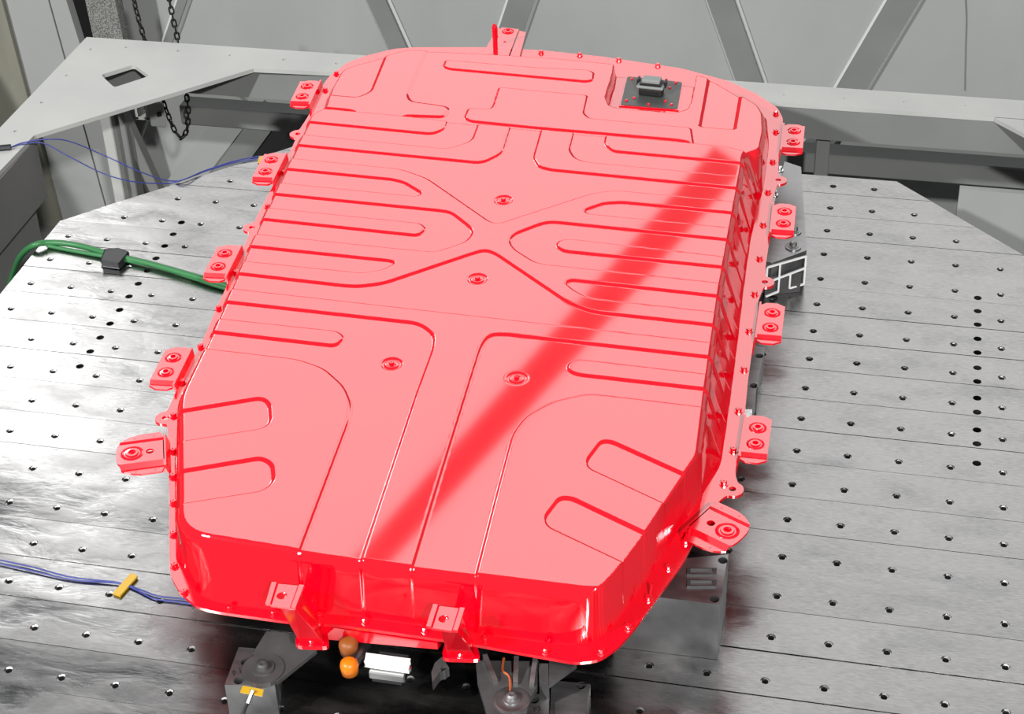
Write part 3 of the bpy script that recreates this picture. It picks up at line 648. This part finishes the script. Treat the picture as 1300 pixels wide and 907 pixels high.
# long right riser with two washered bolts and reflection bars at the end
t, q = block('riser_block', 'grey riser plate with two washered bolts beside the right side brackets', 'riser', [(996, 205), (1017, 212), (1024, 318), (980, 334), (965, 330)], .0, .085, ALU2, (), washers=[((1009, 294.7), .015), ((1007, 314), .018)])
shift(t)
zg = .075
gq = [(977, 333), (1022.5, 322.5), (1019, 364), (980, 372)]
t = thing('reflection_lattice', 'white lattice bars standing in for a window reflection below the two washered bolts', 'bracket', P(1000, 372))  # white bars modelled in place of a window reflected in the riser face
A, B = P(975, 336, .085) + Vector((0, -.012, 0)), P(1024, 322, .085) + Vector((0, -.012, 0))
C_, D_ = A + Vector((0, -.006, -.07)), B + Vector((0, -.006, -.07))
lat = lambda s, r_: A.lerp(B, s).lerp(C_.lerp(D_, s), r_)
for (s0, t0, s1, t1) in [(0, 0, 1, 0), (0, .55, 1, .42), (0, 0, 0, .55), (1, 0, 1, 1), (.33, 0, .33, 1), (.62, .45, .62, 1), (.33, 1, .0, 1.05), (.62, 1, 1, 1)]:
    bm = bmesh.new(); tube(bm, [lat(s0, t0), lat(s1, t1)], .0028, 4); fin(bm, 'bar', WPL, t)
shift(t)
t, q = block('polished_block', 'dark polished block standing behind the white reflection bars', 'block', [(978, 344), (1020, 333), (1017, 347), (972, 352)], .0, .05, CAST)
shift(t)
# lower right bar with two sockets
t, q = block('fixture_bar', 'narrow grey bar with two socket holes beside the right flange', 'bar', [(955, 438), (971, 442), (955, 520), (938, 520)], .0, .06, ALU2, [(964, 452), (957, 490)])
shift(t)
# washers of bolts seen beyond the right flange
for (u, v) in ((989, 217), (982, 248)):
    t = thing('hex_bolt', 'small steel bolt showing between the %s and the right flange lug' % ('first right bracket' if v < 230 else 'second right bracket'), 'bolt', P(u, v, .085))
    bm = bmesh.new(); lathe(bm, P(u, v, .085), [(.011, 0), (.011, .003), (.007, .0035), (.007, .012), (0, .013)], 12); fin(bm, 'head', STEEL, t); shift(t)
# front left clamp block marked P1
zb = .075
t, q = block('clamp_block', 'aluminium clamp block marked P1 with two dark holes at the front left', 'clamp', [(303, 822), (352, 826), (349, 871), (285, 870)], .0, zb, ALU2, [(312, 841), (303, 864.5)])
bm = bmesh.new(); c = P(334, 850, zb + .008); a = [P(*p, zb + .008).xy for p in [(322, 828), (338, 802), (385, 806), (402, 826), (352, 866)]]
prism(bm, [Vector(p) for p in a] + [Vector(p) for p in circ(c.xy, .036, 24)[-9:-2]] if False else a[:2] + a[2:], zb, zb + .008); fin(bm, 'arm', CAST, t)
bm = bmesh.new(); lathe(bm, (c.x, c.y, zb), [(.036, 0), (.036, .010), (.020, .0105), (.019, .013), (.012, .0135), (.0095, .020), (.006, .022), (0, .021)], 28); fin(bm, 'bolt_boss', CAST, t)
def strokes(name, pts_list, z, par, r=.0011):
    bm = bmesh.new()
    for L in pts_list: tube(bm, [P(u, v, z) for u, v in L], r, 5)
    return fin(bm, name, INK, par)
s3 = 3.0023
cz = lambda L: [(x / s3, 605 + y / s3) for x, y in L]
strokes('marking', [cz([(893, 762), (886, 745)]), cz([(884, 748), (893, 740), (897, 748), (888, 755)]), cz([(903, 735), (912, 732), (916, 752)]), cz([(908, 756), (922, 750)])], zb + .0006, t)
bm = bmesh.new(); a = [P(*p, zb) for p in cz([(925, 800), (1005, 815), (1000, 840), (915, 825)])]
ft = P(*cz([(862, 800)])[0], zb)
prism(bm, [p.xy for p in a], zb - .0005, zb + .0012); fin(bm, 'amber_tape', YEL, t)
bm = bmesh.new(); a, b = P(*cz([(965, 815)])[0], zb + .006), P(*cz([(945, 865)])[0], zb - .01); tube(bm, [a, a.lerp(b, .5), b], .004, 10); fin(bm, 'sensor', STEEL, t)
bm = bmesh.new(); tube(bm, smooth_path([b, P(*cz([(932, 895)])[0], zb - .03), P(*cz([(925, 930)])[0], zb - .05)]), .0025, 8); fin(bm, 'sensor_lead', BLACK, t)
shift(t)
# front right clamp block marked P2
zb = .06; cK = lambda L: crop(520, 760, 5.0, L)
t, q = block('clamp_block', 'aluminium clamp block marked P2 beside the ribbed cast bracket', 'clamp', cK([(700, 600), (882, 612), (888, 780), (700, 780)]), .0, zb, ALU2, cK([(790, 645)]))
strokes('marking', [cK([(795, 722), (790, 697)]), cK([(790, 700), (800, 693), (806, 704), (794, 712)]), cK([(812, 692), (824, 686), (828, 698), (818, 716), (832, 706)])], zb + .0006, t)
shift(t)
t, q = block('clamp_block', 'plain aluminium clamp block with one dark hole, right of the P2 block', 'clamp', cK([(900, 520), (1148, 545), (1105, 790), (890, 780)]), .0, .05, ALU2, cK([(1087, 553)]))
shift(t)
# cast bracket with three ribs and bolt
t = thing('cast_bracket', 'grey cast bracket with raised ribs and a washered bolt under the front flange', 'bracket', P(640, 890, .06))
zc2 = .085
bm = bmesh.new(); prism(bm, [P(*p, zc2).xy for p in cK([(420, 395), (820, 400), (810, 560), (760, 640), (740, 735), (500, 760), (430, 520)])], zc2 - .012, zc2); fin(bm, 'body', CAST, t)
bm = bmesh.new(); c = P(*cK([(648, 650)])[0], zc2); lathe(bm, c, [(.030, 0), (.030, .002), (.027, .003), (.0145, .0032), (.014, .006), (.010, .0065), (.0085, .013), (.005, .015), (0, .014)], 28); fin(bm, 'bolt_boss', ALU2, t)
for L in ([(480, 410), (545, 535)], [(680, 420), (672, 550)], [(800, 430), (775, 560)]):
    bm = bmesh.new(); a, b = [P(*p, zc2) for p in cK(L)]; d = (b - a).normalized(); n = Vector((-d.y, d.x, 0)) * .004
    hexa(bm, [a + n + Vector((0, 0, .02)), a - n + Vector((0, 0, .02)), b - n + Vector((0, 0, .006)), b + n + Vector((0, 0, .006)), a + n, a - n, b - n, b + n]); fin(bm, 'rib', ALU2, t)
bm = bmesh.new(); tube(bm, smooth_path([P(*p, zc2 + .002) for p in cK([(598, 380), (590, 455), (630, 495), (640, 560), (636, 595)])], 5), .0022, 5); fin(bm, 'orange_paint_line', newmat('orange_mark', (.45, .10, .03), .6), t)
bm = bmesh.new(); prism(bm, [P(*p, .11).xy for p in cK([(205, 370), (250, 440), (190, 470), (145, 530), (138, 470), (160, 410)])], .09, .11, [circ(P(*cK([(215, 448)])[0], .11).xy, .005, 10)]); fin(bm, 'hook', CAST, t)
shift(t)
# bright triangular gusset
t = thing('triangular_gusset', 'pale triangular aluminium gusset poking out under the front right flange', 'gusset', P(697, 869, .06))
bm = bmesh.new(); prism(bm, [P(*p, .10).xy for p in cK([(885, 330), (1060, 418), (885, 545)])], .09, .10); fin(bm, 'plate', ALU2, t)
bm = bmesh.new(); a = [P(*p, .10) for p in cK([(820, 400), (880, 400), (885, 540), (822, 505)])]; prism(bm, [p.xy for p in a], .04, .095); fin(bm, 'web', CAST, t); shift(t)
# underside housings between the towers, carrying connectors
t = thing('service_plug', 'white and chrome rectangular plug under the front flange', 'plug', P(490, 850, .10))
zz = .135; a, b, c, d = [P(*p, zz) for p in crop(320, 720, 4.85, [(705, 532), (972, 568), (962, 622), (692, 583)])]
bm = bmesh.new(); prism(bm, [p.xy for p in (a, b, c, d)], zz - .012, zz); bevel(bm, .001); fin(bm, 'cover', WPL, t)
cc = (a + b + c + d) / 4; ang = math.atan2((b - a).y, (b - a).x)
bm = bmesh.new(); box(bm, cc - Vector((-.002, .006, .022)), (.062, .024, .016), ang); bevel(bm, .002); fin(bm, 'housing', STEEL, t)
bm = bmesh.new(); box(bm, cc - Vector((0, -.012, .03)), (.05, .05, .02), ang); fin(bm, 'shell', DARK, t)
for s in (-1, 1):
    bm = bmesh.new(); lathe(bm, cc + (b - a).normalized() * s * .037 - Vector((0, 0, .012)), [(0, -.004), (.004, -.004), (.004, .003), (0, .004)], 10); fin(bm, 'screw', STEEL, t)
shift(t)
for px, r, lab in (((443, 843), .0155, 'round orange connector cap low beside the white plug'), ((442, 817), .0165, 'dim orange connector under the front flange above the other orange cap')):
    p = P(*px, .14 if r < .016 else .15); t = thing('orange_connector', lab, 'connector', p - Vector((0, 0, .02)))
    bm = bmesh.new(); lathe(bm, p, [(0, .008), (r * .6, .007), (r * .9, .003), (r, -.004), (r * .9, -.02), (0, -.02)], 18); fin(bm, 'cap', ORANGE if r < .016 else ORANGED, t, True)
    bm = bmesh.new(); tube(bm, [p + Vector((0, .0, -.012)), p + Vector((.01, .06, -.012))], r * .7, 12); fin(bm, 'plug_body', BLACK, t); shift(t)

# ------------------------------------------------------------------ cables, tape
def cable(name, label, pts, r, m, n=8, cat='cable', group=None):
    t = bmesh.new(); tube(t, smooth_path(pts, n), r, 8); o = fin(t, name, m, None, True); return tag(o, label, cat, group)
cable('blue_wire', 'upper of the two thin blue wires sagging from the frame corner to the table', [P(14, 187, .006), P(30, 181, .01), P(60, 177, .02), P(90, 180, .0), P(140, 201, -.06), P(180, 219, -.06), P(222, 230, .004), P(262, 216, .004), P(300, 204, .004), P(332, 198, .004)], .0016, BLUE, cat='wire')
cable('blue_wire', 'lower of the two thin blue wires sagging from the frame corner to the table', [P(14, 187, .004), P(30, 183, .006), P(55, 182, .01), P(90, 200, -.03), P(130, 220, -.08), P(165, 230, -.08), P(200, 233, -.02), P(224, 231, .003), P(265, 216, .003), P(300, 206, .003), P(330, 201, .003)], .0016, BLUE, cat='wire')
bm = bmesh.new(); a, b = P(-8, 189, .006), P(14, 187, .006); tube(bm, [a, b], .009, 8); tag(fin(bm, 'wire_wrap', TAPE), 'black tape wrap holding blue wires on the frame edge', 'tape')
cable('blue_wire', 'upper blue wire running under the amber tape on the table', [P(-12, 709, .003), P(40, 720, .003), P(90, 733, .003), P(150, 740, .004), P(175, 748, .003), P(200, 757, .003), P(225, 760, .003), P(255, 764, .003)], .0016, BLUE, cat='wire')
cable('blue_wire', 'lower blue wire running under the amber tape on the table', [P(-12, 713, .0025), P(40, 725, .0025), P(95, 737, .0025), P(150, 741, .003), P(172, 749, .0025), P(196, 760.5, .0025), P(224, 764, .0025), P(255, 769, .0025)], .0016, BLUE, cat='wire')
bm = bmesh.new(); q = [P(*p, .0055).xy for p in cz([(500, 368), (524, 380), (458, 455), (430, 445)])]; prism(bm, q, .001, .0056); tag(fin(bm, 'amber_tape', YEL), 'strip of amber tape holding blue wires to the table', 'tape')
bm = bmesh.new(); q = [P(*p, .004).xy for p in [(329, 199), (337, 198), (335, 205), (327, 206)]]; prism(bm, q, .001, .0052); tag(fin(bm, 'amber_tape', YEL), 'small amber tape scrap beside the second left bracket', 'tape')
cable('green_cable', 'thick green cable entering over the left table edge towards the pack', [P(10, 372, -.22), P(16, 350, -.14), P(26, 326, -.04), P(42, 312, .012), P(64, 308, .012), P(100, 312, .010), P(140, 323, .010), P(190, 335, .010), P(240, 349, .010), P(285, 362, .010), P(400, 392, .010)], .0075, GREEN, 10)
cable('green_cable', 'thinner green cable lying beside the thick green one', [P(60, 312, .005), P(90, 318, .005), P(140, 327, .007), P(195, 338, .006), P(245, 353, .006), P(285, 366, .006), P(398, 397, .006)], .005, GREEN, 10)
bm = bmesh.new(); q = [P(*p, .018).xy for p in [(133, 318), (150, 316), (163, 321), (150, 334), (128, 331)]]; prism(bm, q, .002, .0195); bevel(bm, .002); tag(fin(bm, 'black_tape', TAPE), 'black tape patch binding the green cables to the table', 'tape')
